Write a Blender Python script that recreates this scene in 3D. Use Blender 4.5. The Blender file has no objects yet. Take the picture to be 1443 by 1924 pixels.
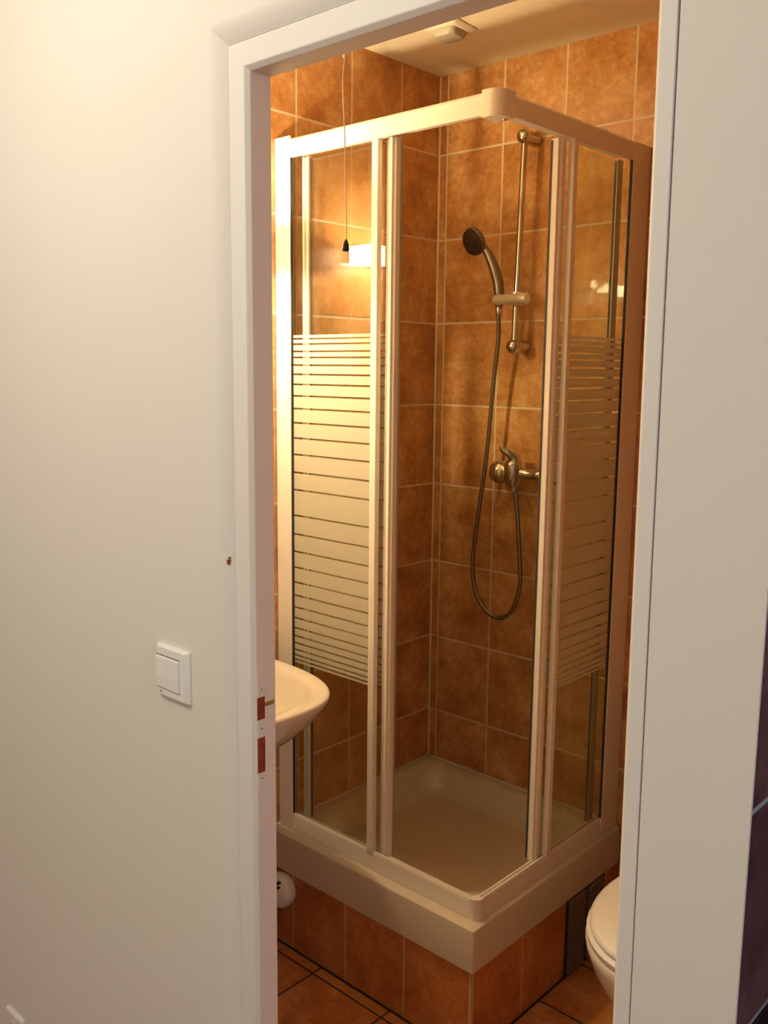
import bpy, bmesh, math, random
from math import sin, cos, pi
from mathutils import Vector, Matrix
random.seed(4)
sc = bpy.context.scene
COL = sc.collection

# ------------------------------------------------------------------ camera
cam_d = bpy.data.cameras.new('camera'); cam = bpy.data.objects.new('camera', cam_d); COL.objects.link(cam)
yaw, pitch, roll = 0.74117, -0.15246, 0.01052
fwd = Vector((-sin(yaw)*cos(pitch), cos(yaw)*cos(pitch), sin(pitch)))
rt = Vector((cos(yaw), sin(yaw), 0)); up = rt.cross(fwd)
r2 = rt*cos(roll) + up*sin(roll); u2 = -rt*sin(roll) + up*cos(roll)
cam.matrix_world = Matrix(((r2.x, u2.x, -fwd.x, 1.8303), (r2.y, u2.y, -fwd.y, -2.2273), (r2.z, u2.z, -fwd.z, 1.5726), (0, 0, 0, 1)))
cam_d.sensor_fit = 'VERTICAL'; cam_d.sensor_height = 24.0
cam_d.lens = 24.0*1738.66/1924.0
cam_d.clip_start = 0.02
sc.camera = cam

# ------------------------------------------------------------------ view, world, lights
sc.view_settings.view_transform = 'Standard'; sc.view_settings.look = 'None'
sc.view_settings.exposure = 0.0; sc.view_settings.gamma = 1.0
sc.view_settings.use_curve_mapping = False
sc.cycles.transparent_max_bounces = 40
sc.cycles.max_bounces = 10
w = bpy.data.worlds.new('world'); sc.world = w; w.use_nodes = True
w.node_tree.nodes['Background'].inputs[0].default_value = (0.9, 0.95, 1, 1)
w.node_tree.nodes['Background'].inputs[1].default_value = 0.05
HALL_LAMP = (0.42, -2.35, 2.36); HALL_W = 31.5; HALL_C = (1.0, 0.90, 0.74)
BATH_LAMP = (0.062, -0.97, 1.876); BATH_W = 37.0; BATH_C = (1.0, 0.79, 0.45)
def point(name, loc, energy, color, radius):
    l = bpy.data.lights.new(name, 'POINT'); l.energy = energy; l.color = color; l.shadow_soft_size = radius
    o = bpy.data.objects.new(name, l); o.location = loc; COL.objects.link(o); return o
point('hall_lamp_light', HALL_LAMP, HALL_W, HALL_C, 0.16)
point('basin_lamp_light', BATH_LAMP, BATH_W, BATH_C, 0.018)

# ------------------------------------------------------------------ materials
def newmat(name):
    m = bpy.data.materials.new(name); m.use_nodes = True
    nt = m.node_tree; return m, nt, nt.nodes['Principled BSDF']
def N(nt, t, **k):
    n = nt.nodes.new(t)
    for a, b in k.items(): setattr(n, a, b)
    return n
def L(nt, a, b): nt.links.new(a, b)
def math_(nt, op, a, b=None, c=None):
    n = N(nt, 'ShaderNodeMath', operation=op)
    for i, v in enumerate((a, b, c)):
        if v is None: continue
        if isinstance(v, (int, float)): n.inputs[i].default_value = v
        else: L(nt, v, n.inputs[i])
    return n.outputs[0]
def plain(name, col, rough=0.5, metal=0.0, bump=0.0, bscale=60, spec=0.5, var=0.0, vscale=6, coat=0.0):
    m, nt, p = newmat(name)
    p.inputs['Base Color'].default_value = (*col, 1); p.inputs['Roughness'].default_value = rough
    p.inputs['Metallic'].default_value = metal; p.inputs['Specular IOR Level'].default_value = spec
    p.inputs['Coat Weight'].default_value = coat
    tc = N(nt, 'ShaderNodeTexCoord')
    if var:
        n = N(nt, 'ShaderNodeTexNoise'); n.inputs['Scale'].default_value = vscale; n.inputs['Detail'].default_value = 5
        L(nt, tc.outputs['Object'], n.inputs['Vector'])
        r = N(nt, 'ShaderNodeMapRange'); L(nt, n.outputs['Fac'], r.inputs[0]); r.inputs[1].default_value = .3; r.inputs[2].default_value = .7
        mx = N(nt, 'ShaderNodeMix', data_type='RGBA'); L(nt, r.outputs[0], mx.inputs['Factor'])
        mx.inputs['A'].default_value = (*[c*(1-var) for c in col], 1); mx.inputs['B'].default_value = (*[min(1, c*(1+var)) for c in col], 1)
        L(nt, mx.outputs['Result'], p.inputs['Base Color'])
    if bump:
        n = N(nt, 'ShaderNodeTexNoise'); n.inputs['Scale'].default_value = bscale; n.inputs['Detail'].default_value = 4
        L(nt, tc.outputs['Object'], n.inputs['Vector'])
        b = N(nt, 'ShaderNodeBump'); b.inputs['Strength'].default_value = bump; b.inputs['Distance'].default_value = .002
        L(nt, n.outputs['Fac'], b.inputs['Height']); L(nt, b.outputs[0], p.inputs['Normal'])
    return m

def tile_mat(name, ax_u, ax_v, offu, offv, su, sv, grout, dark, mid, light, gw=0.0029, rough=0.28, wavy=0.25, vsh=None, gbump=0.5):
    """glazed tiles laid on the world axes ax_u, ax_v; the grout grid starts at offu, offv"""
    m, nt, p = newmat(name)
    geo = N(nt, 'ShaderNodeNewGeometry'); sep = N(nt, 'ShaderNodeSeparateXYZ'); L(nt, geo.outputs['Position'], sep.inputs[0])
    U = sep.outputs[ax_u]; V = sep.outputs[ax_v]
    u = math_(nt, 'DIVIDE', math_(nt, 'SUBTRACT', U, offu), su)
    if vsh:   # rows beyond x = vsh[0] are laid with a shifted start
        g = math_(nt, 'GREATER_THAN', U, vsh[0]); V = math_(nt, 'ADD', V, math_(nt, 'MULTIPLY', g, vsh[1]))
    v = math_(nt, 'DIVIDE', math_(nt, 'SUBTRACT', V, offv), sv)
    def edge(c, s):
        f = math_(nt, 'FRACT', c); a = math_(nt, 'ABSOLUTE', math_(nt, 'SUBTRACT', f, .5))
        return math_(nt, 'MULTIPLY', math_(nt, 'SUBTRACT', .5, a), s)      # distance to the nearest joint, metres
    d = math_(nt, 'MINIMUM', edge(u, su), edge(v, sv))
    mr = N(nt, 'ShaderNodeMapRange', interpolation_type='SMOOTHSTEP'); L(nt, d, mr.inputs[0])
    mr.inputs[1].default_value = gw*.75; mr.inputs[2].default_value = gw*1.35
    cu = math_(nt, 'FLOOR', u); cv = math_(nt, 'FLOOR', v)
    cmb = N(nt, 'ShaderNodeCombineXYZ'); L(nt, cu, cmb.inputs[0]); L(nt, cv, cmb.inputs[1])
    wn = N(nt, 'ShaderNodeTexWhiteNoise', noise_dimensions='3D'); L(nt, cmb.outputs[0], wn.inputs['Vector'])
    # every tile gets its own stretch of the mottled print
    va = N(nt, 'ShaderNodeVectorMath', operation='MULTIPLY_ADD'); L(nt, wn.outputs['Color'], va.inputs[0])
    va.inputs[1].default_value = (7, 7, 7); L(nt, geo.outputs['Position'], va.inputs[2])
    n1 = N(nt, 'ShaderNodeTexNoise'); n1.inputs['Scale'].default_value = 9; n1.inputs['Detail'].default_value = 8; n1.inputs['Roughness'].default_value = .66
    n2 = N(nt, 'ShaderNodeTexNoise'); n2.inputs['Scale'].default_value = 60; n2.inputs['Detail'].default_value = 6; n2.inputs['Roughness'].default_value = .7
    L(nt, va.outputs[0], n1.inputs['Vector']); L(nt, va.outputs[0], n2.inputs['Vector'])
    mixf = math_(nt, 'ADD', math_(nt, 'MULTIPLY', n1.outputs['Fac'], .66), math_(nt, 'MULTIPLY', n2.outputs['Fac'], .34))
    mixf = math_(nt, 'ADD', mixf, math_(nt, 'MULTIPLY', math_(nt, 'SUBTRACT', wn.outputs['Value'], .5), .06))
    cr = N(nt, 'ShaderNodeValToRGB'); L(nt, mixf, cr.inputs[0])
    e = cr.color_ramp.elements; e[0].position = .37; e[0].color = (*dark, 1); e[1].position = .63; e[1].color = (*light, 1)
    k = e.new(.5); k.color = (*mid, 1)
    mx = N(nt, 'ShaderNodeMix', data_type='RGBA'); L(nt, mr.outputs[0], mx.inputs['Factor'])
    mx.inputs['A'].default_value = (*grout, 1); L(nt, cr.outputs[0], mx.inputs['B']); L(nt, mx.outputs['Result'], p.inputs['Base Color'])
    rr = math_(nt, 'SUBTRACT', .85, math_(nt, 'MULTIPLY', mr.outputs[0], .85-rough)); L(nt, rr, p.inputs['Roughness'])
    p.inputs['Specular IOR Level'].default_value = .45
    nw = N(nt, 'ShaderNodeTexNoise'); nw.inputs['Scale'].default_value = 22; nw.inputs['Detail'].default_value = 1
    L(nt, va.outputs[0], nw.inputs['Vector'])
    h = math_(nt, 'ADD', math_(nt, 'MULTIPLY', mr.outputs[0], gbump), math_(nt, 'MULTIPLY', nw.outputs['Fac'], wavy))
    b = N(nt, 'ShaderNodeBump'); b.inputs['Strength'].default_value = 1; b.inputs['Distance'].default_value = .0015
    L(nt, h, b.inputs['Height']); L(nt, b.outputs[0], p.inputs['Normal'])
    return m

TH = 0.2444; L1 = 2.2017
DK, MD, LT = (.40, .165, .052), (.58, .28, .100), (.74, .44, .20)
GROUT = (.74, .56, .37)
M_tile_left = tile_mat('terracotta tiles, left wall', 1, 2, -.1721, L1, .2, TH, GROUT, DK, MD, LT, wavy=.1)
M_tile_back = tile_mat('terracotta tiles, back wall', 0, 2, .0303, L1, .2, TH, GROUT, DK, MD, LT, wavy=.6, rough=.055)
M_tile_bath = tile_mat('terracotta tiles, other walls', 1, 2, -.1, L1, .2, TH, GROUT, DK, MD, LT)
M_plinth_x = tile_mat('terracotta tiles, plinth side', 0, 2, .0872, -.02, .2, .4, (.64, .46, .30), (.36, .11, .03), (.52, .19, .058), (.64, .29, .10), gw=.0024)
M_plinth_y = tile_mat('terracotta tiles, plinth end', 1, 2, -.4666, -.02, .2, .4, (.64, .46, .30), (.36, .11, .03), (.52, .19, .058), (.64, .29, .10), gw=.0024)
M_floor = tile_mat('terracotta floor tiles', 0, 1, .2, -.705, .2445, .2, (.07, .04, .03), (.38, .125, .035), (.54, .22, .07), (.68, .33, .13), rough=.35, gw=.0028, vsh=(.62, .079), wavy=.2)
M_kitchen_tile = tile_mat('dark plum kitchen tiles', 1, 2, -.95, 1.143, .25, .254, (.34, .36, .42), (.08, .038, .045), (.14, .06, .07), (.23, .10, .105), rough=.35, gw=.003)
M_hallfloor = tile_mat('hall floor tiles', 0, 1, .1, -.1, .33, .33, (.16, .12, .10), (.22, .11, .07), (.30, .15, .10), (.36, .19, .13), rough=.4)
M_wall = plain('painted plaster', (.80, .765, .70), .75, bump=.25, bscale=35, spec=.25)
M_ceil = plain('ceiling paint', (.82, .73, .54), .85, spec=.2)
M_frame = plain('white gloss door paint', (.80, .77, .71), .55, bump=.12, bscale=14, spec=.4)
M_lacquer = plain('white lacquered aluminium', (.78, .73, .66), .42, spec=.5)
M_gasket = plain('dark grey rubber seal', (.035, .035, .035), .6)
M_tray = plain('white acrylic', (.63, .56, .46), .30, spec=.5)
M_ceramic = plain('white glazed ceramic', (.70, .64, .54), .10, spec=.6, coat=.3)
M_plastic = plain('white plastic', (.84, .83, .79), .35)
M_switch = plain('white switch plastic', (.86, .85, .82), .30)
M_chrome = plain('chrome', (.60, .55, .48), .12, metal=1.0)
M_satin = plain('dull steel', (.50, .48, .45), .38, metal=.9)
M_steel_edge = plain('grey aluminium', (.42, .41, .38), .4, metal=.6)
M_hose = plain('dark ribbed metal', (.27, .235, .20), .32, metal=.95)
M_knob = plain('brushed chrome', (.80, .75, .66), .34, metal=.55)
M_black = plain('black plastic', (.012, .012, .012), .35)
M_cord = plain('white cord', (.78, .72, .62), .8)
M_brick = plain('bare red brick', (.30, .055, .025), .9, bump=.6, bscale=40, var=.3, vscale=30)
M_brass = plain('worn brass latch', (.38, .34, .12), .4, metal=.7)
M_grille = plain('dark brown plastic grille', (.20, .15, .11), .42)
M_hole = plain('black slot', (.006, .006, .006), .9)
M_dark = plain('dark laminate', (.02, .016, .018), .4)
M_head = plain('dark shower face', (.035, .022, .018), .4)

# anti-slip tray floor
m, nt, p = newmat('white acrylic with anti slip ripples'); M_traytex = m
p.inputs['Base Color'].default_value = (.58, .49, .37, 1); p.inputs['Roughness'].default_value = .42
geo = N(nt, 'ShaderNodeNewGeometry'); mp = N(nt, 'ShaderNodeMapping'); mp.inputs['Rotation'].default_value = (0, 0, .74)
mp.inputs['Scale'].default_value = (1, 3.2, 1)
L(nt, geo.outputs['Position'], mp.inputs['Vector'])
n = N(nt, 'ShaderNodeTexNoise'); n.inputs['Scale'].default_value = 34; n.inputs['Detail'].default_value = 2; L(nt, mp.outputs[0], n.inputs['Vector'])
b = N(nt, 'ShaderNodeBump'); b.inputs['Strength'].default_value = .5; b.inputs['Distance'].default_value = .002
L(nt, n.outputs['Fac'], b.inputs['Height']); L(nt, b.outputs[0], p.inputs['Normal'])

# clear pane: tinted see-through plus mirror reflection that grows at grazing angles
def glass(name, tint, base=.06):
    m = bpy.data.materials.new(name); m.use_nodes = True; nt = m.node_tree
    for q in list(nt.nodes): nt.nodes.remove(q)
    out = N(nt, 'ShaderNodeOutputMaterial'); mix = N(nt, 'ShaderNodeMixShader')
    t = N(nt, 'ShaderNodeBsdfTransparent'); t.inputs[0].default_value = (*tint, 1)
    g = N(nt, 'ShaderNodeBsdfGlossy'); g.inputs['Roughness'].default_value = .015; g.inputs[0].default_value = (1, 1, 1, 1)
    lw = N(nt, 'ShaderNodeLayerWeight'); lw.inputs[0].default_value = .5
    f = math_(nt, 'MULTIPLY_ADD', math_(nt, 'POWER', lw.outputs['Facing'], 5.0), .9, base)
    L(nt, f, mix.inputs[0]); L(nt, t.outputs[0], mix.inputs[1]); L(nt, g.outputs[0], mix.inputs[2]); L(nt, mix.outputs[0], out.inputs[0])
    return m
M_glass = glass('clear safety glass', (.955, .97, .93))

m = bpy.data.materials.new('white screen print'); m.use_nodes = True; nt = m.node_tree; M_print = m
for q in list(nt.nodes): nt.nodes.remove(q)
out = N(nt, 'ShaderNodeOutputMaterial'); d = N(nt, 'ShaderNodeBsdfDiffuse'); d.inputs[0].default_value = (.80, .78, .70, 1)
t = N(nt, 'ShaderNodeBsdfTranslucent'); t.inputs[0].default_value = (.90, .84, .66, 1)
tr = N(nt, 'ShaderNodeBsdfTransparent'); m1 = N(nt, 'ShaderNodeMixShader'); m1.inputs[0].default_value = .55
m2 = N(nt, 'ShaderNodeMixShader'); m2.inputs[0].default_value = .10
L(nt, d.outputs[0], m1.inputs[1]); L(nt, t.outputs[0], m1.inputs[2]); L(nt, m1.outputs[0], m2.inputs[1]); L(nt, tr.outputs[0], m2.inputs[2]); L(nt, m2.outputs[0], out.inputs[0])

def emit(name, col, strength):
    m, nt, p = newmat(name); p.inputs['Base Color'].default_value = (.8, .8, .8, 1)
    p.inputs['Emission Color'].default_value = (*col, 1); p.inputs['Emission Strength'].default_value = strength; return m
M_shade = emit('lit frosted lamp glass', (1.0, .80, .50), 42.0)
M_lip = emit('glowing edge of the lamp glass', (1.0, .84, .60), 12.0)

# ------------------------------------------------------------------ helpers
def link(name, me, mats, parent=None, smooth=False):
    o = bpy.data.objects.new(name, me); COL.objects.link(o)
    for mm in (mats if isinstance(mats, (list, tuple)) else [mats]): me.materials.append(mm)
    if parent is not None: o.parent = parent
    if smooth:
        for f in me.polygons: f.use_smooth = True
    return o
def obj(name, bm, mats, parent=None, smooth=False, bevel=0.0, seg=2, autosm=None):
    bmesh.ops.recalc_face_normals(bm, faces=bm.faces)
    me = bpy.data.meshes.new(name); bm.to_mesh(me); bm.free()
    o = link(name, me, mats, parent, smooth)
    if autosm:
        me.set_sharp_from_angle(angle=math.radians(autosm)) if hasattr(me, 'set_sharp_from_angle') else None
    if bevel:
        md = o.modifiers.new('bevel', 'BEVEL'); md.width = bevel; md.segments = seg; md.limit_method = 'ANGLE'
    return o
def box(bm, x0, x1, y0, y1, z0, z1, mi=0):
    vs = [bm.verts.new((x, y, z)) for x in (x0, x1) for y in (y0, y1) for z in (z0, z1)]
    for q in ((0, 1, 3, 2), (4, 6, 7, 5), (0, 4, 5, 1), (2, 3, 7, 6), (0, 2, 6, 4), (1, 5, 7, 3)):
        bm.faces.new([vs[i] for i in q]).material_index = mi
    return vs
def B(name, dims, mat, parent=None, bevel=0.0, seg=2):
    bm = bmesh.new(); box(bm, *dims); return obj(name, bm, mat, parent, bevel=bevel, seg=seg)
def loft(bm, rings, cap0=True, cap1=True, closed=True, mi=0):
    V = [[bm.verts.new(p) for p in r] for r in rings]; n = len(V[0])
    for a, b_ in zip(V, V[1:]):
        for i in range(n if closed else n-1):
            j = (i+1) % n; bm.faces.new((a[i], a[j], b_[j], b_[i])).material_index = mi
    if cap0: bm.faces.new(V[0][::-1]).material_index = mi
    if cap1: bm.faces.new(V[-1]).material_index = mi
    return V
def frame_of(d):
    d = Vector(d).normalized(); a = Vector((0, 0, 1)) if abs(d.z) < .9 else Vector((1, 0, 0))
    s = d.cross(a).normalized(); return s, s.cross(d).normalized()
def lathe(bm, base, axis, prof, n=32, mi=0):
    """prof: (distance along axis, radius)"""
    base = Vector(base); ax = Vector(axis).normalized(); s, t = frame_of(ax)
    return loft(bm, [[base+ax*h+(s*cos(2*pi*i/n)+t*sin(2*pi*i/n))*max(r, 1e-5) for i in range(n)] for h, r in prof], mi=mi)
def catmull(pts, k=8):
    P = [Vector(q) for q in pts]; P = [P[0]*2-P[1]]+P+[P[-1]*2-P[-2]]; out = []
    for i in range(1, len(P)-2):
        for j in range(k):
            t = j/k; a, b_, c, d_ = P[i-1:i+3]
            out.append(.5*((2*b_)+(-a+c)*t+(2*a-5*b_+4*c-d_)*t*t+(-a+3*b_-3*c+d_)*t**3))
    out.append(P[-2]); return out
def tube(bm, pts, rad, n=14, smooth_k=8, ripple=None):
    P = catmull(pts, smooth_k); R = rad if callable(rad) else (lambda t: rad)
    s, t0 = frame_of(P[1]-P[0]); rings = []
    for i, q in enumerate(P):
        d = (P[min(i+1, len(P)-1)]-P[max(i-1, 0)]).normalized()
        s = (s-d*s.dot(d)).normalized(); tt = d.cross(s)
        r = R(i/(len(P)-1))
        if ripple and i % 2: r *= ripple
        rings.append([q+(s*cos(2*pi*j/n)+tt*sin(2*pi*j/n))*r for j in range(n)])
    loft(bm, rings)
def rrect(x0, x1, y0, y1, r, z, k=8):
    pts = []
    for cx, cy, a0 in ((x1-r, y1-r, 0), (x0+r, y1-r, pi/2), (x0+r, y0+r, pi), (x1-r, y0+r, 3*pi/2)):
        for i in range(k+1):
            a = a0+i*pi/2/k; pts.append((cx+r*cos(a), cy+r*sin(a), z))
    return pts
def prism(bm, poly, axis, a, b_, mi=0):
    """extrude a polygon (list of 2D points) along axis from a to b"""
    def P(q, h):
        return {0: (h, q[0], q[1]), 1: (q[0], h, q[1]), 2: (q[0], q[1], h)}[axis]
    loft(bm, [[P(q, a) for q in poly], [P(q, b_) for q in poly]], mi=mi)
def thing(name, label, cat, loc, group=None):
    o = bpy.data.objects.new(name, None); o.empty_display_size = .05; COL.objects.link(o); o.location = loc
    o['label'] = label; o['category'] = cat
    if group: o['group'] = group
    bpy.context.view_layer.update()
    return o
def put(child, parent):
    """parent while keeping world-space mesh coordinates"""
    child.parent = parent; off = Vector((0, 0, 0)); q = parent
    while q is not None: off += q.location; q = q.parent
    child.location = -off; return child
def part(name, bm, mats, root, **k):
    o = obj(name, bm, mats, **k); return put(o, root)
def struct(o): o['kind'] = 'structure'; return o
def pb(name, dims, mat, root, bevel=0.0, seg=2):
    return put(B(name, dims, mat, bevel=bevel, seg=seg), root)
def nb(): return bmesh.new()

# ================================================================== SETTING
CZ = 2.4235; HY = -1.362; BY = -1.305       # ceiling; hall face and bathroom face of the door wall
RX = 1.45; TZ = .3284
struct(B('wall_left', (-.08, 0, BY+.0005, .08, 0, CZ+.1), M_tile_left))
struct(B('wall_back', (-.0, RX, 0, .08, 0, CZ+.1), M_tile_back))
wb = bpy.data.objects['wall_back']
bm = nb(); prism(bm, [(.0002, -.0002), (.0002, -.0042), (.0042, -.0002)], 2, TZ+.003, CZ)
put(obj('corner_joint', bm, plain('pale grout joint', (.80, .66, .46), .8)), wb)['label'] = 'pale joint in the wall corner'
bm = nb(); box(bm, RX, 1.512, BY, 0.9, 0, 2.6); struct(obj('wall_right', bm, M_tile_bath))
struct(B('floor', (-.08, RX+.02, HY+.0005, .05, -.06, 0), M_floor))
struct(B('floor_hall', (-1.7, 3.6, -3.6, HY+.0, -.06, 0), M_hallfloor))
struct(B('floor_kitchen', (1.512, 3.6, HY, 0.9, -.06, 0), M_hallfloor))
struct(B('ceiling', (-.08, RX+.02, BY, .08, CZ, CZ+.06), M_ceil))
struct(B('ceiling_hall', (-1.7, 3.6, -3.6, .9, 2.6, 2.66), M_wall))
struct(B('wall_hall_left', (-1.76, -1.7, -3.6, HY+.04, 0, 2.66), M_wall))
struct(B('wall_hall_back', (-1.7, 3.6, -3.66, -3.6, 0, 2.66), M_wall))
struct(B('wall_kitchen_right', (3.6, 3.66, -3.6, .9, 0, 2.66), M_wall))
struct(B('wall_kitchen_back', (1.45, 3.6, .9, .96, 0, 2.66), M_wall))

# door wall: one slab with the doorway cut out, its inner edge rounded towards the frame
OX0, OX1, OZ = .7575, 1.375, 1.985          # clear opening
def leanR(z): return (1.9-z)*.0068
def sweep_frame(bm, prof, mi=0, z0=0.0):
    """prof: (t, y), t = distance outward from the clear opening; swept up the left jamb, over the head, down the right jamb"""
    rings = []
    rings.append([(OX0-t, y, z0) for t, y in prof])
    rings.append([(OX0-t, y, OZ+t) for t, y in prof])
    rings.append([(OX1+t+leanR(OZ), y, OZ+t) for t, y in prof])
    rings.append([(OX1+t+leanR(z0), y, z0) for t, y in prof])
    loft(bm, rings, mi=mi)
bm = nb()
TL = .0405
# left and head pieces with the cove, then the straight right piece
def wall_poly(side):
    pts = [(TL, BY+.0)]
    
    for i in range(11):
        u = i/10; pts.append((TL+.028*u, -1.3485-.0135*(1-(1-u)**1.7)))
    return pts
wp = wall_poly(0)
prof = wp+[(TL+.034, HY), (TL+.034, BY)]
tl = TL+.034
# cove strip swept up the left side and over the head
loft(bm, [[(OX0-t, y, 0) for t, y in prof], [(OX0-t, y, OZ+t) for t, y in prof], [(1.512, y, OZ+t) for t, y in prof]])
box(bm, -1.7, OX0-tl, HY, BY, 0, 2.6)
box(bm, OX0-tl, 1.512, HY, BY, OZ+tl, 2.6)
# right piece between frame and kitchen corner, a tapering hairline gap beside the frame
RY = -1.3485
for x0, x1, y0_, y1_ in ((1.3975, 1.512, RY, BY), (1.512, 1.5205, RY, RY+.004)):
    vs = box(bm, x0, x1, y0_, y1_, 0, OZ+TL)
    for v in vs:
        if v.co.x < 1.45: v.co.x += leanR(v.co.z)+.0007+v.co.z*.0009
box(bm, 1.512, 1.5205, HY, HY+.004, OZ+TL, 2.6)
wf = struct(obj('wall_front', bm, M_wall))
# chips of paint showing brick on the edge of the plaster
bm = nb()
for (cx, cz, w_, h_) in ((.7078, 1.2765, .0026, .0052), (.7100, 1.2830, .0011, .0022)):
    pts = [(cx+w_*cos(a)*(1+.3*sin(3*a)), cz+h_*sin(a)*(1+.25*cos(2*a))) for a in [i*2*pi/12 for i in range(12)]]
    prism(bm, pts, 1, -1.3568, -1.352)
put(obj('paint_chip', bm, M_brick), wf)['label'] = 'chip in the paint baring red brick'
# kitchen tile cladding on the return beyond the corner
struct(B('wall_kitchen', (1.512, 1.5203, RY+.004, .9, 0, 2.6), M_kitchen_tile))

# door frame
bm = nb()
pf = [(0.0, BY-.0), (0.0, -1.3425), (.0062, -1.3500), (.0395, -1.3500), (.0395, BY)]
rings = []
wR = .0225
rings.append([(OX0-t, y, 0) for t, y in pf]); rings.append([(OX0-t, y, OZ+t) for t, y in pf])
def rx(t): return t if t < .02 else wR
rings.append([(OX1+rx(t)+leanR(OZ), y, OZ+t) for t, y in pf]); rings.append([(OX1+rx(t)+leanR(0), y, 0) for t, y in pf])
loft(bm, rings)
door = struct(obj('door_1', bm, M_frame, bevel=.0012))
# strike plate with its two mortises in the left jamb
bm = nb()
def slab(bm, y0, y1, z0, z1, x0, x1, mi=0): box(bm, x0, x1, y0, y1, z0, z1, mi)
X = OX0
for dims in ((-1.342, -1.3245, .9185, .942), (-1.342, -1.3245, 1.000, 1.0295), (-1.342, -1.3245, 1.066, 1.101)):
    slab(bm, dims[0], dims[1], dims[2], dims[3], X-.0002, X+.0009)
for z0, z1 in ((.942, 1.000), (1.0295, 1.066)):
    slab(bm, -1.3275, -1.3245, z0, z1, X-.0002, X+.0009)
st = put(obj('strike_plate', bm, M_frame, bevel=.0006), door); st['label'] = 'painted lock strike plate with two open slots'
for z0, z1 in ((.942, 1.000), (1.0295, 1.066)):
    pb('mortise', (X-.0002, X+.0004, -1.3425, -1.3275, z0, z1), M_brick, door)['label'] = 'slot showing bare red brick'
pb('latch_lip', (X, X+.0016, -1.3275, -1.309, 1.049, 1.0555), M_brass, door, bevel=.0005)['label'] = 'worn brass latch lip'
for z in (1.0785, 1.0145, .932):
    bm = nb(); lathe(bm, (X+.0005, -1.3345, z), (1, 0, 0), [(0, .0012), (.0008, .0012)], 12)
    put(obj('screw_hole', bm, M_hole), door)

# ================================================================== SHOWER TRAY AND PLINTH
TX, TY, TZ = .698, -.678, .3284
tray = thing('shower_tray', 'square white acrylic shower tray on the terracotta tiled plinth', 'shower tray', (.349, -.339, .2223))
bm = nb()
def tr(i, z, r): return rrect(0.0015+i, TX-i, TY+i, -.0015-i, r, z, 10)
rings = [tr(.004, .2223, .004), tr(.0008, .2238, .006), tr(0, .3205, .006), tr(.0018, .3262, .007), tr(.006, TZ, .009),
         tr(.034, TZ, .03), tr(.040, .3245, .04), tr(.050, .320, .055), tr(.058, .310, .07), tr(.068, .285, .085), tr(.080, .272, .09), tr(.11, .2685, .09)]
loft(bm, rings, cap0=True, cap1=False)
part('rim', bm, M_tray, tray, smooth=True, autosm=35)
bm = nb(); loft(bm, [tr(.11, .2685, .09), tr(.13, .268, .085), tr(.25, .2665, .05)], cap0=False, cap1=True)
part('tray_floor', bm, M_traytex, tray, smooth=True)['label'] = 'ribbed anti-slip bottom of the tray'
bm = nb(); lathe(bm, (.35, -.34, .266), (0, 0, 1), [(0, .045), (.003, .043), (.005, .035), (.006, 0)], 32)
# silicone bead where tray meets the wall tiles
bm2 = nb(); tube(bm2, [(.004, TY+.012, TZ+.001), (.004, -.3, TZ+.001), (.004, -.006, TZ+.001)], .0045, 10)
tube(bm2, [(.006, -.004, TZ+.001), (.3, -.004, TZ+.001), (TX-.01, -.004, TZ+.001)], .0045, 10); bm.free()
part('silicone_bead', bm2, M_tray, tray, smooth=True)

PX, PY = .6915, -.6715
plinth = thing('shower_plinth', 'terracotta tiled plinth raising the shower tray off the floor', 'plinth', (.345, -.335, 0))
bm = nb()
vs = [bm.verts.new(c) for c in ((.001, PY, 0), (PX, PY, 0), (PX, PY, .2222), (.001, PY, .2222))]; bm.faces.new(vs)
vs2 = [bm.verts.new(c) for c in ((PX, -.001, 0), (PX, -.001, .2222))]
f = bm.faces.new((vs[1], vs2[0], vs2[1], vs[2])); f.material_index = 1
v3 = [bm.verts.new(c) for c in ((.001, -.001, 0), (.001, -.001, .2222))]
bm.faces.new((vs[3], vs[2], vs2[1], v3[1])); bm.faces.new((vs[0], v3[0], v3[1], vs[3])); bm.faces.new((v3[0], vs2[0], vs2[1], v3[1])); bm.faces.new((vs[0], vs[1], vs2[0], v3[0]))
part('tiled_casing', bm, [M_plinth_x, M_plinth_y], plinth)
bm = nb(); prism(bm, [(PX-.001, PY-.0005), (PX+.0005, PY-.0005), (PX+.0005, PY+.001), (PX-.001, PY+.003)], 2, 0.0, .2222)
part('corner_joint', bm, plain('pale corner grout', (.5, .34, .2), .8), plinth)
bm = nb(); box(bm, PX, PX+.004, -.27, -.078, .004, .2215)
GZ = [.012+i*.0105 for i in range(20)]
for z in GZ:
    poly = [(PX+.004, z), (PX+.0115, z+.0005), (PX+.0105, z+.0025), (PX+.004, z+.0060)]
    for (ya, yb) in ((-.262, -.182), (-.166, -.086)):
        loft(bm, [[(a, ya, b_) for a, b_ in poly], [(a, yb, b_) for a, b_ in poly]])
for f in bm.faces:
    if abs(f.normal.x) > .9 or True: f.material_index = 0
for f in list(bm.faces)[:6]: f.material_index = 1
part('vent_grille', bm, [M_grille, plain('hole shade on the back sheet', (.035, .024, .02), .8)], plinth)['label'] = 'dark louvred vent grille'  # back sheet coloured near black to paint the shade behind the louvres

# black joint between plinth and floor
bm = nb(); prism(bm, [(.001, PY-.004), (PX+.004, PY-.004), (PX+.004, -.001), (PX-.001, -.001), (PX-.001, PY+.001), (.001, PY+.001)], 2, .0003, .004)
part('floor_joint', bm, plain('dark floor joint', (.035, .022, .02), .9), plinth)['label'] = 'dark joint along the floor'

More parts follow.
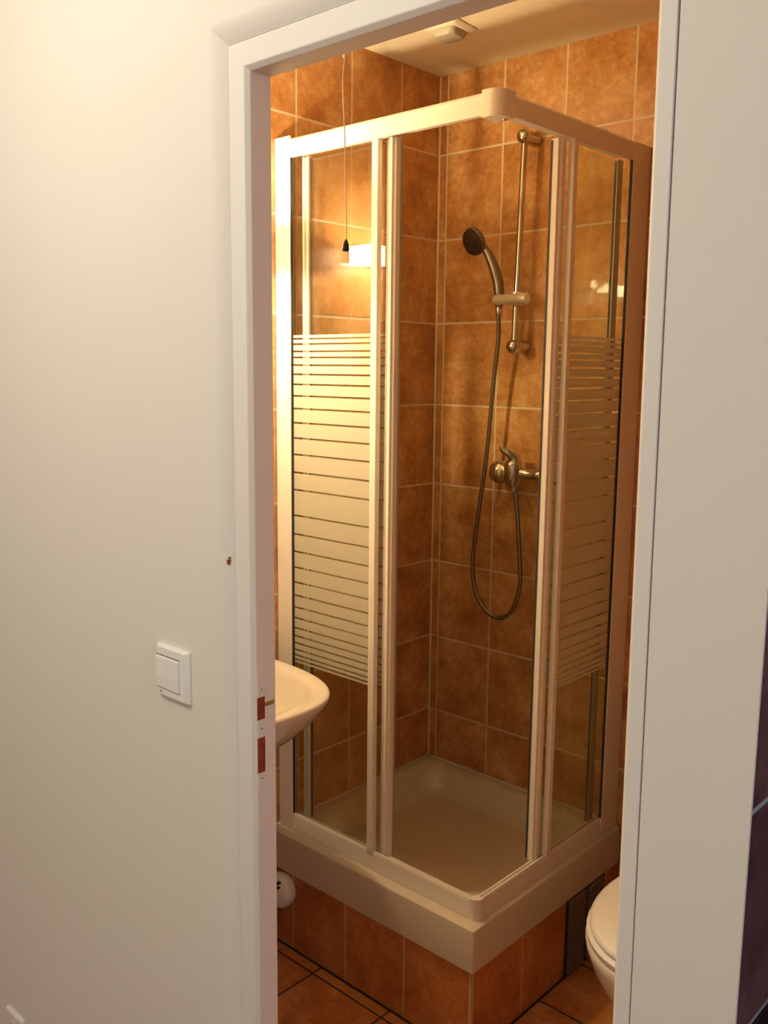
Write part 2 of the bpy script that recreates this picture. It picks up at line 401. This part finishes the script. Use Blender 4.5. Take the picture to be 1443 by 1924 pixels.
# ================================================================== SHOWER ENCLOSURE
FX, FY = .683, -.645; ZB, ZT = TZ, 2.135; RT0, RT1 = 2.088, 2.129
enc = thing('shower_enclosure', 'white framed corner shower enclosure with striped sliding glass panels', 'shower enclosure', (.34, -.32, TZ))
def bar_prof(bm, kind):
    pass
# wall channels
bm = nb(); box(bm, .001, .057, FY, -.6368, ZB, ZT); box(bm, .001, .030, -.6368, -.606, ZB, ZT-.01); wp1 = part('wall_channel', bm, M_lacquer, enc, bevel=.003, seg=3)
bm = nb(); box(bm, .6748, FX, -.088, -.001, ZB, 2.128); box(bm, .645, .6748, -.030, -.001, ZB, 2.12); part('wall_channel', bm, M_lacquer, enc, bevel=.003, seg=3)
TZ0, TZ1 = 2.083, 2.127
# seals beside the wall channels
bm = nb(); box(bm, .057, .0595, -.6435, -.6368, ZB+.05, TZ0); part('seal', bm, M_gasket, enc)
bm = nb(); box(bm, .6748, .6815, -.0905, -.088, ZB+.05, TZ0); part('seal', bm, M_gasket, enc)
# top rails: outer face, lip and slider track
TZ0, TZ1 = 2.083, 2.127
prof = [(FY, TZ0), (FY-.0008, TZ1-.006), (FY+.004, TZ1), (FY+.040, TZ1), (FY+.045, TZ1-.004), (FY+.045, TZ0+.010), (FY+.006, TZ0+.010), (FY+.006, TZ0)]
bm = nb(); prism(bm, prof, 0, .0575, .650)
part('top_rail', bm, M_lacquer, enc)
bm = nb(); pr2 = [(FX-(a-FY), z) for a, z in prof]
loft(bm, [[(a, -.612, z) for a, z in pr2], [(a, -.0885, z) for a, z in pr2]])
part('top_rail', bm, M_lacquer, enc)
# bottom rails
prof = [(FY, ZB), (FY-.0005, ZB+.006), (FY+.004, .370), (FY+.006, .376), (FY+.010, .376), (FY+.012, .362), (FY+.020, .362), (FY+.022, .370), (FY+.026, .370), (FY+.028, .352), (FY+.045, .348), (FY+.045, ZB)]
bm = nb(); prism(bm, prof, 0, .0575, .664); part('bottom_rail', bm, M_lacquer, enc)
bm = nb(); pr2 = [(FX-(a-FY), z) for a, z in prof]
loft(bm, [[(a, -.626, z) for a, z in pr2], [(a, -.0885, z) for a, z in pr2]]); part('bottom_rail', bm, M_lacquer, enc)
# corner caps
def corner_poly(x0, y0, r, th, out):
    X1, Y0 = FX+out, FY-out
    pts = [(x0, Y0)]
    for i in range(11):
        a = -pi/2+i*pi/2/10; pts.append((X1-r+r*cos(a), Y0+r+r*sin(a)))
    pts += [(X1, y0), (X1-th, y0), (X1-th, Y0+th), (x0, Y0+th)]
    return pts
bm = nb(); prism(bm, corner_poly(.639, -.594, .030, .050, .003), 2, 2.078, 2.1315)
part('corner_cap', bm, M_lacquer, enc, bevel=.003, seg=3)
bm = nb(); prism(bm, corner_poly(.6615, -.6235, .018, .0225, .0012), 2, ZB, .381)
part('corner_cap', bm, M_lacquer, enc, bevel=.003, seg=3)
bm = nb(); lathe(bm, (.672, -.612, 2.079), (0, 0, -1), [(0, .0035), (.004, .0035), (.005, .002), (.005, 0)], 14)
part('screw', bm, M_chrome, enc, smooth=True)

GAPS = [1.647, 1.634, 1.619, 1.604, 1.585, 1.562, 1.537, 1.508, 1.476, 1.44, 1.401, 1.359, 1.313, 1.265, 1.198, 1.149, 1.103, 1.061, 1.021, .986, .954, .925, .898, .876, .857, .839, .824, .812]
GAPS = [g if g > 1.62 else g-(.003 if g > 1.3 else 0) for g in GAPS]
def stripes(bm, axis, a, b_, off, s=1):
    top, bot = 1.656, .804; hw = .0023
    edges = [top]
    for g in GAPS: edges += [g+hw, g-hw]
    edges.append(bot)
    for i in range(0, len(edges), 2):
        z1, z0 = edges[i], edges[i+1]
        if axis == 0: box(bm, a, b_, off, off+s*.0004, z0, z1)
        else: box(bm, off, off+s*.0004, a, b_, z0, z1)
def pane(name, dims, ax, root, outside):
    g = pb(name, dims, M_glass, root)
    bm = nb()
    if ax == 0: stripes(bm, 0, dims[0]+.001, dims[1]-.001, outside, -1)
    else: stripes(bm, 1, dims[2]+.001, dims[3]-.001, outside, 1)
    o = put(obj('printed_stripes', bm, M_print), g); o['label'] = 'white printed bands with thin clear lines between'
    return g
ZG0, ZG1 = .364, 2.093
# fixed panels with their free edge profile
g = pane('fixed_panel', (.0305, .334, -.6365, -.6325, ZG0+.002, ZG1), 0, enc, -.6366)
bm = nb(); box(bm, .332, .352, FY+.001, -.629, .372, 2.086); put(obj('edge_profile', bm, M_lacquer, bevel=.002, seg=3), g)
g = pane('fixed_panel', (.6705, .6745, -.344, -.0305, ZG0+.002, ZG1), 1, enc, .6746)
bm = nb(); box(bm, .667, FX-.001, -.358, -.341, .372, 2.086); put(obj('edge_profile', bm, M_lacquer, bevel=.002, seg=3), g)
# sliding doors pushed open behind them
def slider(ax):
    if ax == 0: g = pane('sliding_door', (.0890, .362, -.6165, -.6125, .372, 2.08), 0, enc, -.6166)
    else: g = pane('sliding_door', (.6505, .6545, -.362, -.0985, .372, 2.08), 1, enc, .6546)
    bm = nb()      # leading edge: channel with a grip ridge
    poly = [(.3595, -.623), (.3735, -.624), (.375, -.632), (.384, -.632), (.386, -.626), (.390, -.625), (.391, -.606), (.3595, -.607)]
    if ax == 1: poly = [(.6625, -.360), (.662, -.370), (.6655, -.3725), (.6655, -.379), (.660, -.384), (.6605, -.3895), (.641, -.390), (.642, -.360)]
    prism(bm, poly, 2, .366, 2.084); put(obj('leading_profile', bm, M_lacquer, bevel=.0015), g)
    bm = nb()
    if ax == 0: poly = [(.0775, -.622), (.0845, -.622), (.0845, -.6165), (.0925, -.6165), (.0925, -.622), (.0995, -.622), (.0995, -.607), (.0775, -.607)]
    else: poly = [(.6565, -.090), (.6565, -.116), (.646, -.116), (.646, -.090)]
    prism(bm, poly, 2, .366, 2.084); put(obj('trailing_profile', bm, M_lacquer if ax == 0 else M_steel_edge, bevel=.0008), g)
    bm = nb()
    if ax == 0: box(bm, .0995, .1015, -.617, -.610, .37, 2.08)
    else: box(bm, .648, .653, -.1175, -.116, .37, 2.08)
    put(obj('seal', bm, M_gasket), g)
    bm = nb()
    if ax == 0: box(bm, .3905, .3925, -.612, -.606, .37, 2.08)
    else: box(bm, .641, .6455, -.3915, -.3903, .37, 2.08)
    put(obj('magnetic_strip', bm, M_steel_edge if ax == 0 else M_gasket), g)
slider(0); slider(1)

# ================================================================== SHOWER FITTINGS on the back wall
rail = thing('shower_slide_rail', 'chrome shower slide rail fixed to the back wall tiles', 'shower rail', (.345, 0, 1.64))
XR = .3345; YR = -.056
def rod(bm, a, b_, r, n=24): lathe(bm, a, Vector(b_)-Vector(a), [(0, r), ((Vector(b_)-Vector(a)).length, r)], n)
bm = nb(); rod(bm, (XR+.007, YR, 2.19), (XR-.007, YR, 1.645), .0092); part('rail_bar', bm, M_chrome, rail, smooth=True, autosm=40)
for z, dx in ((2.195, .007), (1.640, -.007)):
    bm = nb(); lathe(bm, (XR+dx, -.0005, z), (0, -1, 0), [(0, .019), (.012, .020), (.02, .0185), (.046, .0185), (.056, .0195), (.066, .019), (.073, .015), (.077, .008), (.078, 0)], 32)
    part('wall_bracket', bm, M_chrome, rail, smooth=True, autosm=40)
bm = nb(); lathe(bm, (.289, -.106, 1.7655), (1, .06, 0), [(0, .006), (.003, .011), (.008, .0135), (.075, .0140), (.077, .0152), (.105, .0155), (.109, .012), (.110, 0)], 28)
lathe(bm, (XR-.003, YR, 1.752), (0, 0, 1), [(0, .016), (.036, .016)], 24)
lathe(bm, (XR+.012, YR+.0, 1.767), (0, -1, 0), [(0, .012), (.045, .012)], 24)
part('slider_holder', bm, M_knob, rail, smooth=True, autosm=40)

hs = thing('hand_shower', 'round hand shower with dark face hanging in its rail holder', 'hand shower', (.29, -.09, 1.77))
HYc = -.088
bm = nb()
hp = [(.294, HYc, 1.748), (.295, HYc, 1.775), (.291, -.090, 1.815), (.281, -.098, 1.855), (.268, -.106, 1.888), (.254, -.112, 1.910)]
tube(bm, hp, lambda t: .0108+.0045*sin(pi*min(1, t*1.15)), 18)
part('handle', bm, M_hose, hs, smooth=True)
hc = Vector((.2330, -.122, 1.9255)); ax = Vector((-.20, -.88, -.36)).normalized()
bm = nb(); lathe(bm, hc-ax*.020, ax, [(0, .004), (.003, .016), (.009, .029), (.017, .0378), (.028, .0388), (.031, .037)], 40)
part('shower_head', bm, M_hose, hs, smooth=True, autosm=45)
bm = nb(); lathe(bm, hc+ax*.0108, ax, [(0, .0365), (.0035, .0355), (.0045, .032), (.004, .0)], 40)
s_, t_ = frame_of(ax)
for rr, nn in ((.010, 8), (.019, 14), (.0265, 20)):
    for i in range(nn):
        a = 2*pi*i/nn; lathe(bm, hc+ax*.0145+(s_*cos(a)+t_*sin(a))*rr, ax, [(0, .0013), (.0022, .0009)], 6)
part('spray_face', bm, M_head, hs, smooth=True, autosm=45)['label'] = 'dark spray face'
# the hose loops down and up again to the mixer
hose_px = [(.2945, HYc, 1.750), (.2935, -.086, 1.72), (.2865, -.075, 1.657), (.268, -.066, 1.538), (.247, -.062, 1.324), (.2255, -.060, 1.181), (.207, -.060, 1.03),
           (.2135, -.060, .940), (.249, -.060, .881), (.300, -.060, .858), (.348, -.060, .885), (.3755, -.060, .967), (.3695, -.058, 1.059), (.356, -.056, 1.18), (.3445, -.055, 1.243)]
bm = nb(); tube(bm, hose_px, .0066, 14, smooth_k=22, ripple=.86)
part('hose', bm, M_hose, hs, smooth=True)['label'] = 'ribbed metal hose'
bm = nb(); lathe(bm, (.2945, HYc, 1.722), (.02, 0, 1), [(0, .0075), (.002, .009), (.028, .0095), (.030, .008)], 20)
part('hose_nut', bm, M_chrome, hs, smooth=True, autosm=40)

mx = thing('shower_mixer', 'chrome single lever shower mixer on the back wall tiles', 'shower mixer', (.33, 0, 1.29))
bm = nb()
lathe(bm, (.285, -.0005, 1.285), (0, -1, 0), [(0, .032), (.004, .032), (.010, .0295), (.020, .026), (.030, .018), (.032, .0)], 36)
part('wall_flange', bm, M_chrome, mx, smooth=True, autosm=45)
bm = nb(); lathe(bm, (.420, -.0005, 1.287), (0, -1, 0), [(0, .032), (.004, .032), (.010, .0295), (.020, .026), (.030, .018), (.032, .0)], 36)
part('wall_flange', bm, M_chrome, mx, smooth=True, autosm=45)
bm = nb(); lathe(bm, (.262, -.055, 1.287), (1, 0, .0), [(0, .0), (.002, .016), (.010, .027), (.022, .0335), (.034, .035), (.046, .032), (.054, .026), (.078, .026), (.092, .022), (.102, .0155), (.155, .0155), (.172, .0165), (.178, .012), (.179, 0)], 36)
part('mixer_body', bm, M_chrome, mx, smooth=True, autosm=50)
bm = nb(); lathe(bm, (.3400, -.057, 1.246), (0, -.05, 1), [(0, .011), (.006, .014), (.014, .0215), (.030, .0265), (.058, .0265), (.070, .0245), (.080, .018), (.085, .0)], 36)
part('cartridge_housing', bm, M_chrome, mx, smooth=True, autosm=50)
bm = nb(); tube(bm, [(.344, -.060, 1.318), (.343, -.066, 1.334), (.336, -.078, 1.344), (.324, -.088, 1.354), (.317, -.093, 1.365)], lambda t: .0155*(1-t)**.9+.0042, 16)
part('lever', bm, M_chrome, mx, smooth=True)
bm = nb(); lathe(bm, (.3420, -.057, 1.236), (0, 0, 1), [(0, .0085), (.012, .0095), (.018, .0095)], 12)
part('outlet_nut', bm, M_satin, mx, smooth=True, autosm=30)

# ================================================================== WASH BASIN
ba = thing('wash_basin', 'white ceramic wash basin on the left wall beside the shower', 'wash basin', (0, -.975, .66))
BYc = -.976
def dring(d, wd, z, x0=.10, n=2.7, xb=.001, K=40, yc=BYc, shift=0.0):
    pts = []
    for i in range(K+1):
        a = -pi/2+i*pi/K
        c, s = abs(cos(a)), sin(a)
        X = max(c, 0)**(2/n); Y = (abs(s)**(2/n))*(1 if s > 0 else -1)
        pts.append((x0+(d-x0)*X+shift, yc+wd*Y, z))
    pts.append((xb+shift, yc+wd*.97, z)); pts.append((xb+shift, yc-wd*.97, z))
    return pts
bm = nb()
rings = [dring(.13, .07, .655, .05), dring(.20, .105, .672, .06), dring(.275, .145, .700, .07), dring(.345, .182, .742, .08), dring(.400, .207, .792, .09), dring(.428, .219, .828), dring(.4365, .2225, .842), dring(.4370, .2228, .8465), dring(.434, .2205, .8505), dring(.428, .216, .852),
         dring(.402, .190, .8505, .13, xb=.085), dring(.394, .183, .847, .13, xb=.09), dring(.387, .177, .838, .13, xb=.095), dring(.372, .165, .805, .13, xb=.10), dring(.345, .142, .765, .14, xb=.115), dring(.30, .105, .735, .15, xb=.135), dring(.25, .05, .722, .17, xb=.16)]
loft(bm, rings); part('bowl', bm, M_ceramic, ba, smooth=True, autosm=60)
bm = nb(); lathe(bm, (.205, BYc, .7235), (0, 0, 1), [(0, .022), (.003, .022), (.004, .016), (.002, .0)], 24); part('drain', bm, M_chrome, ba, smooth=True)
bm = nb(); lathe(bm, (.045, BYc, .851), (0, 0, 1), [(0, .024), (.006, .022), (.05, .02), (.062, .014), (.064, 0)], 24); tube(bm, [(.045, BYc, .885), (.09, BYc, .902), (.145, BYc, .893), (.155, BYc, .878)], .010, 14)
part('tap', bm, M_chrome, ba, smooth=True, autosm=40)

# white waste fitting on the floor beside the plinth
wt = thing('waste_trap', 'white plastic waste fitting with black slots beside the tiled plinth', 'waste pipe', (-.0, -.69, .09))
bm = nb(); lathe(bm, (.050, -.6775, .1700), (.25, -1, .02), [(0, .046), (.014, .048), (.026, .045), (.034, .036), (.038, .020), (.039, 0)], 36)
# keep the fitting off the wall face
for v in bm.verts: v.co.x = max(v.co.x, .0012)
part('trap_body', bm, M_plastic, wt, smooth=True, autosm=50)
for z in (.2010, .1880):
    bm = nb(); box(bm, .056, .0760, -.7240, -.704, z, z+.0055)
    bmesh.ops.rotate(bm, cent=(.066, -.708, z), matrix=Matrix.Rotation(-.25, 3, 'Y'), verts=bm.verts)
    part('slot', bm, M_hole, wt, bevel=.001)
bm = nb(); tube(bm, [(.045, -.714, .135), (.040, -.80, .125), (.05, -.90, .14), (.09, BYc, .26), (.10, BYc, .45), (.10, BYc, .652)], .019, 16)
part('waste_pipe', bm, M_plastic, wt, smooth=True)

# ================================================================== TOILET
to = thing('toilet', 'white toilet with closed lid half hidden behind the right door jamb', 'toilet', (1.085, -.35, 0))
def ering(cx, cy, wx, lf, lb, z, n=2.15, K=44):
    pts = []
    for i in range(K):
        a = 2*pi*i/K; c, s = cos(a), sin(a)
        X = abs(c)**(2/n)*(1 if c > 0 else -1); Y = abs(s)**(2/n)*(1 if s > 0 else -1)
        pts.append((cx+wx*X, cy+(lb if Y > 0 else lf)*Y, z))
    return pts
TXc, TYc = 1.080, -.432
bm = nb()
loft(bm, [ering(TXc, TYc, .105, .13, .30, .0), ering(TXc, TYc, .107, .135, .30, .02), ering(TXc, TYc, .100, .125, .29, .06), ering(TXc, TYc, .098, .125, .27, .14), ering(TXc, TYc, .115, .15, .25, .20),
          ering(TXc, TYc, .150, .195, .24, .27), ering(TXc, TYc, .176, .230, .24, .33), ering(TXc, TYc, .188, .247, .24, .372), ering(TXc, TYc, .190, .250, .24, .388), ering(TXc, TYc, .184, .245, .235, .394)])
part('bowl', bm, M_ceramic, to, smooth=True, autosm=60)
bm = nb(); loft(bm, [ering(TXc, TYc, .178, .240, .22, .395), ering(TXc, TYc, .187, .249, .225, .400), ering(TXc, TYc, .188, .250, .225, .409), ering(TXc, TYc, .180, .242, .22, .4135)])
part('seat', bm, M_plastic, to, smooth=True, autosm=60)
bm = nb(); loft(bm, [ering(TXc, TYc, .172, .234, .215, .4140), ering(TXc, TYc, .181, .243, .22, .419), ering(TXc, TYc, .182, .244, .22, .426), ering(TXc, TYc, .172, .234, .21, .434), ering(TXc, TYc, .13, .19, .17, .440), ering(TXc, TYc, .06, .09, .08, .443)])
part('lid', bm, M_plastic, to, smooth=True, autosm=60)
bm = nb(); loft(bm, [rrect(.915, 1.255, -.185, -.004, .03, z, 5) for z in (.395, .75)]); part('cistern', bm, M_ceramic, to, bevel=.006)
bm = nb(); loft(bm, [rrect(.908, 1.262, -.192, -.003, .03, z, 5) for z in (.752, .782)]); part('cistern_lid', bm, M_ceramic, to, bevel=.006)
bm = nb(); lathe(bm, (TXc, -.1, .783), (0, 0, 1), [(0, .022), (.004, .021), (.005, 0)], 24); part('flush_button', bm, M_chrome, to, smooth=True)

# ================================================================== LAMP ABOVE THE BASIN
la = thing('wall_lamp', 'lit box-shaped glass wall lamp above the wash basin', 'wall lamp', (0, -.97, 1.876))
y0, y1 = -1.075, -.872
bm = nb()
box(bm, .0975, .1005, y0, y1, 1.848, 1.900); box(bm, .022, .0975, y1-.003, y1, 1.848, 1.900); box(bm, .022, .0975, y0, y0+.003, 1.848, 1.900)
part('shade', bm, M_shade, la)['label'] = 'glowing frosted glass shade'
bm = nb(); prism(bm, [(.022, -1.105), (.1005, -1.075), (.1005, -.872), (.022, -.838)], 2, 1.8450, 1.8475)
# the plate is a ring so that the light still falls down
bm.free()
for poly in ([(.022, -.872), (.1005, -.872), (.022, -.838)], [(.022, -1.075), (.022, -1.105), (.1005, -1.075)]):
    bm = nb(); prism(bm, poly, 2, 1.8480, 1.8520)
    part('shade_wing', bm, M_lip, la)['label'] = 'glowing triangular glass edge'
bm = nb(); box(bm, .0008, .022, -1.07, -.878, 1.856, 1.894); part('back_plate', bm, M_chrome, la, bevel=.002)
bm = nb(); lathe(bm, (.062, -1.02, 1.876), (0, 1, 0), [(0, .005), (.1, .005)], 12); part('tube_holder', bm, M_chrome, la, smooth=True)

# ================================================================== PULL CORD
pc = thing('pull_cord', 'thin white pull cord with a black bell end hanging in front of the shower', 'pull cord', (.603, -1.0, CZ))
bm = nb(); tube(bm, [(.603, -1, CZ-.03), (.603, -1, 2.30), (.602, -1, 2.20), (.6025, -1, 2.125), (.5975, -1, 2.085), (.5985, -1, 2.045), (.6025, -1, 1.985), (.6035, -1, 1.92), (.6070, -1, 1.85), (.6075, -1, 1.800)], .0011, 8, 6)
part('cord', bm, M_cord, pc, smooth=True)
bm = nb(); lathe(bm, (.6025, -1, 2.114), (0, 0, 1), [(0, .001), (.003, .0042), (.008, .0045), (.012, .0025), (.022, .0028), (.030, .0012)], 14); part('cord_joiner', bm, M_cord, pc, smooth=True)
bm = nb(); lathe(bm, (.6055, -1, 1.784), (.06, 0, 1), [(0, 0), (.0005, .0058), (.004, .0068), (.010, .0060), (.017, .0040), (.022, .0012)], 18); part('bell_pull', bm, M_black, pc, smooth=True)['label'] = 'black bell-shaped end'
bm = nb(); lathe(bm, (.603, -1, CZ), (0, 0, -1), [(0, .032), (.012, .032), (.026, .022), (.030, .006), (.031, 0)], 28); part('ceiling_switch', bm, M_plastic, pc, smooth=True, autosm=45)

# ================================================================== CEILING VENT
cv = thing('ceiling_vent', 'small square cream vent with a domed centre on the ceiling', 'ceiling vent', (.268, -.298, CZ))
bm = nb()
def sq(h, r, z, rot=0.0, k=5):
    pts = rrect(-h, h, -h, h, r, 0, k); c, s = cos(rot), sin(rot)
    return [(.268+x*c-y*s, -.298+x*s+y*c, z) for x, y, _ in pts]
RO = .10
M_vent = plain('cream plastic', (.80, .74, .58), .45)
loft(bm, [sq(.052, .006, CZ-.0005, RO), sq(.052, .006, CZ-.004, RO), sq(.046, .008, CZ-.009, RO), sq(.040, .01, CZ-.012, RO)]); part('vent_plate', bm, M_vent, cv, smooth=True, autosm=30)
bm = nb(); loft(bm, [sq(.036, .012, CZ-.0125, RO), sq(.034, .014, CZ-.020, RO), sq(.030, .016, CZ-.027, RO), sq(.027, .016, CZ-.0285, RO)]); part('vent_cover', bm, plain('greyish plastic', (.40, .37, .29), .5), cv, smooth=True, autosm=30)

# ================================================================== LIGHT SWITCH
sw = thing('light_switch', 'white double rocker light switch on the plaster wall left of the doorway', 'light switch', (.569, HY, 1.068))
def rr2(cx, cz, hx, hz, r, y, k=4):
    return [(cx+a, y, cz+b_) for a, b_, _ in rrect(-hx, hx, -hz, hz, r, 0, k)]
Cx, Cz = .5685, 1.0675
bm = nb(); loft(bm, [rr2(Cx, Cz, .0450, .0450, .002, HY-.0002), rr2(Cx, Cz, .0450, .0450, .002, HY-.003), rr2(Cx, Cz+.0, .0395, .0430, .003, HY-.0085), rr2(Cx, Cz, .0370, .0410, .003, HY-.0100)])
part('switch_plate', bm, M_switch, sw, smooth=True, autosm=25)
for x0, x1 in ((.5300, .5622), (.5628, .5945)):
    bm = nb()
    poly = [(HY-.0095, 1.0395), (HY-.0130, 1.0400), (HY-.0138, 1.060), (HY-.0128, 1.0925), (HY-.0095, 1.0945)]
    prism(bm, poly, 0, x0, x1); part('rocker', bm, M_switch, sw, bevel=.0008)
pb('gap_shade_strip', (.5300, .5955, HY-.0106, HY-.0100, 1.0950, 1.0962), plain('painted gap shadow', (.10, .09, .08), .8), sw)  # thin raised strips, their dark colour paints the shade around the rockers
pb('gap_shade_strip', (.5300, .5955, HY-.0103, HY-.0100, 1.0382, 1.0390), plain('grey gap plastic', (.30, .28, .26), .8), sw)
bm = nb(); box(bm, .5375, .5440, HY-.0104, HY-.0100, 1.0310, 1.0325); part('maker_mark', bm, plain('grey print', (.12, .12, .12), .8), sw)['label'] = 'tiny grey printed mark'

so = thing('wall_socket', 'white wall socket cut off by the bottom left corner of the picture', 'socket', (-.10, HY, .06))
bm = nb(); loft(bm, [rr2(-.098, .052, .041, .042, .004, HY-.0002), rr2(-.098, .052, .041, .042, .004, HY-.006), rr2(-.098, .052, .037, .038, .004, HY-.009)]); part('socket_plate', bm, M_wall, so, smooth=True, autosm=25)
bm = nb(); lathe(bm, (-.098, HY-.0088, .052), (0, -1, 0), [(0, .023), (.0015, .023), (.0015, .019), (.0006, .018), (.0006, 0)], 32); part('socket_well', bm, M_wall, so, smooth=True, autosm=30)

# ================================================================== KITCHEN side, dark counter end beyond the wall corner
kc = thing('kitchen_counter', 'dark kitchen counter end beyond the tiled wall corner at lower right', 'counter', (1.9, -1.0, 0))
pb('worktop', (1.521, 2.15, -1.322, .5, .850, .888), M_dark, kc, bevel=.003)
pb('cabinet', (1.521, 2.12, -1.300, .5, .001, .850), M_dark, kc)

# window of the kitchen side, daylight
wn_ = struct(B('window_1', (3.56, 3.60, -3.0, -1.7, .95, 2.25), emit('daylight behind a net curtain', (.86, .90, 1.0), 2.7)))
bm = nb()
for d in ((3.545, 3.60, -3.06, -3.0, .89, 2.31), (3.545, 3.60, -1.7, -1.64, .89, 2.31), (3.545, 3.60, -3.0, -1.7, .89, .95), (3.545, 3.60, -3.0, -1.7, 2.25, 2.31), (3.545, 3.5595, -2.37, -2.33, .95, 2.25)): box(bm, *d)
put(obj('window_frame', bm, M_frame), wn_)
# hall ceiling lamp (its light is set at the top)
hl = thing('hall_ceiling_lamp', 'white pendant lamp holder on the hall ceiling in front of the doorway', 'ceiling lamp', (HALL_LAMP[0], HALL_LAMP[1], 2.6))
bm = nb(); lathe(bm, (HALL_LAMP[0], HALL_LAMP[1], 2.599), (0, 0, -1), [(0, .06), (.02, .06), (.03, .03), (.13, .03)], 28); part('ceiling_rose', bm, M_plastic, hl, smooth=True, autosm=40)
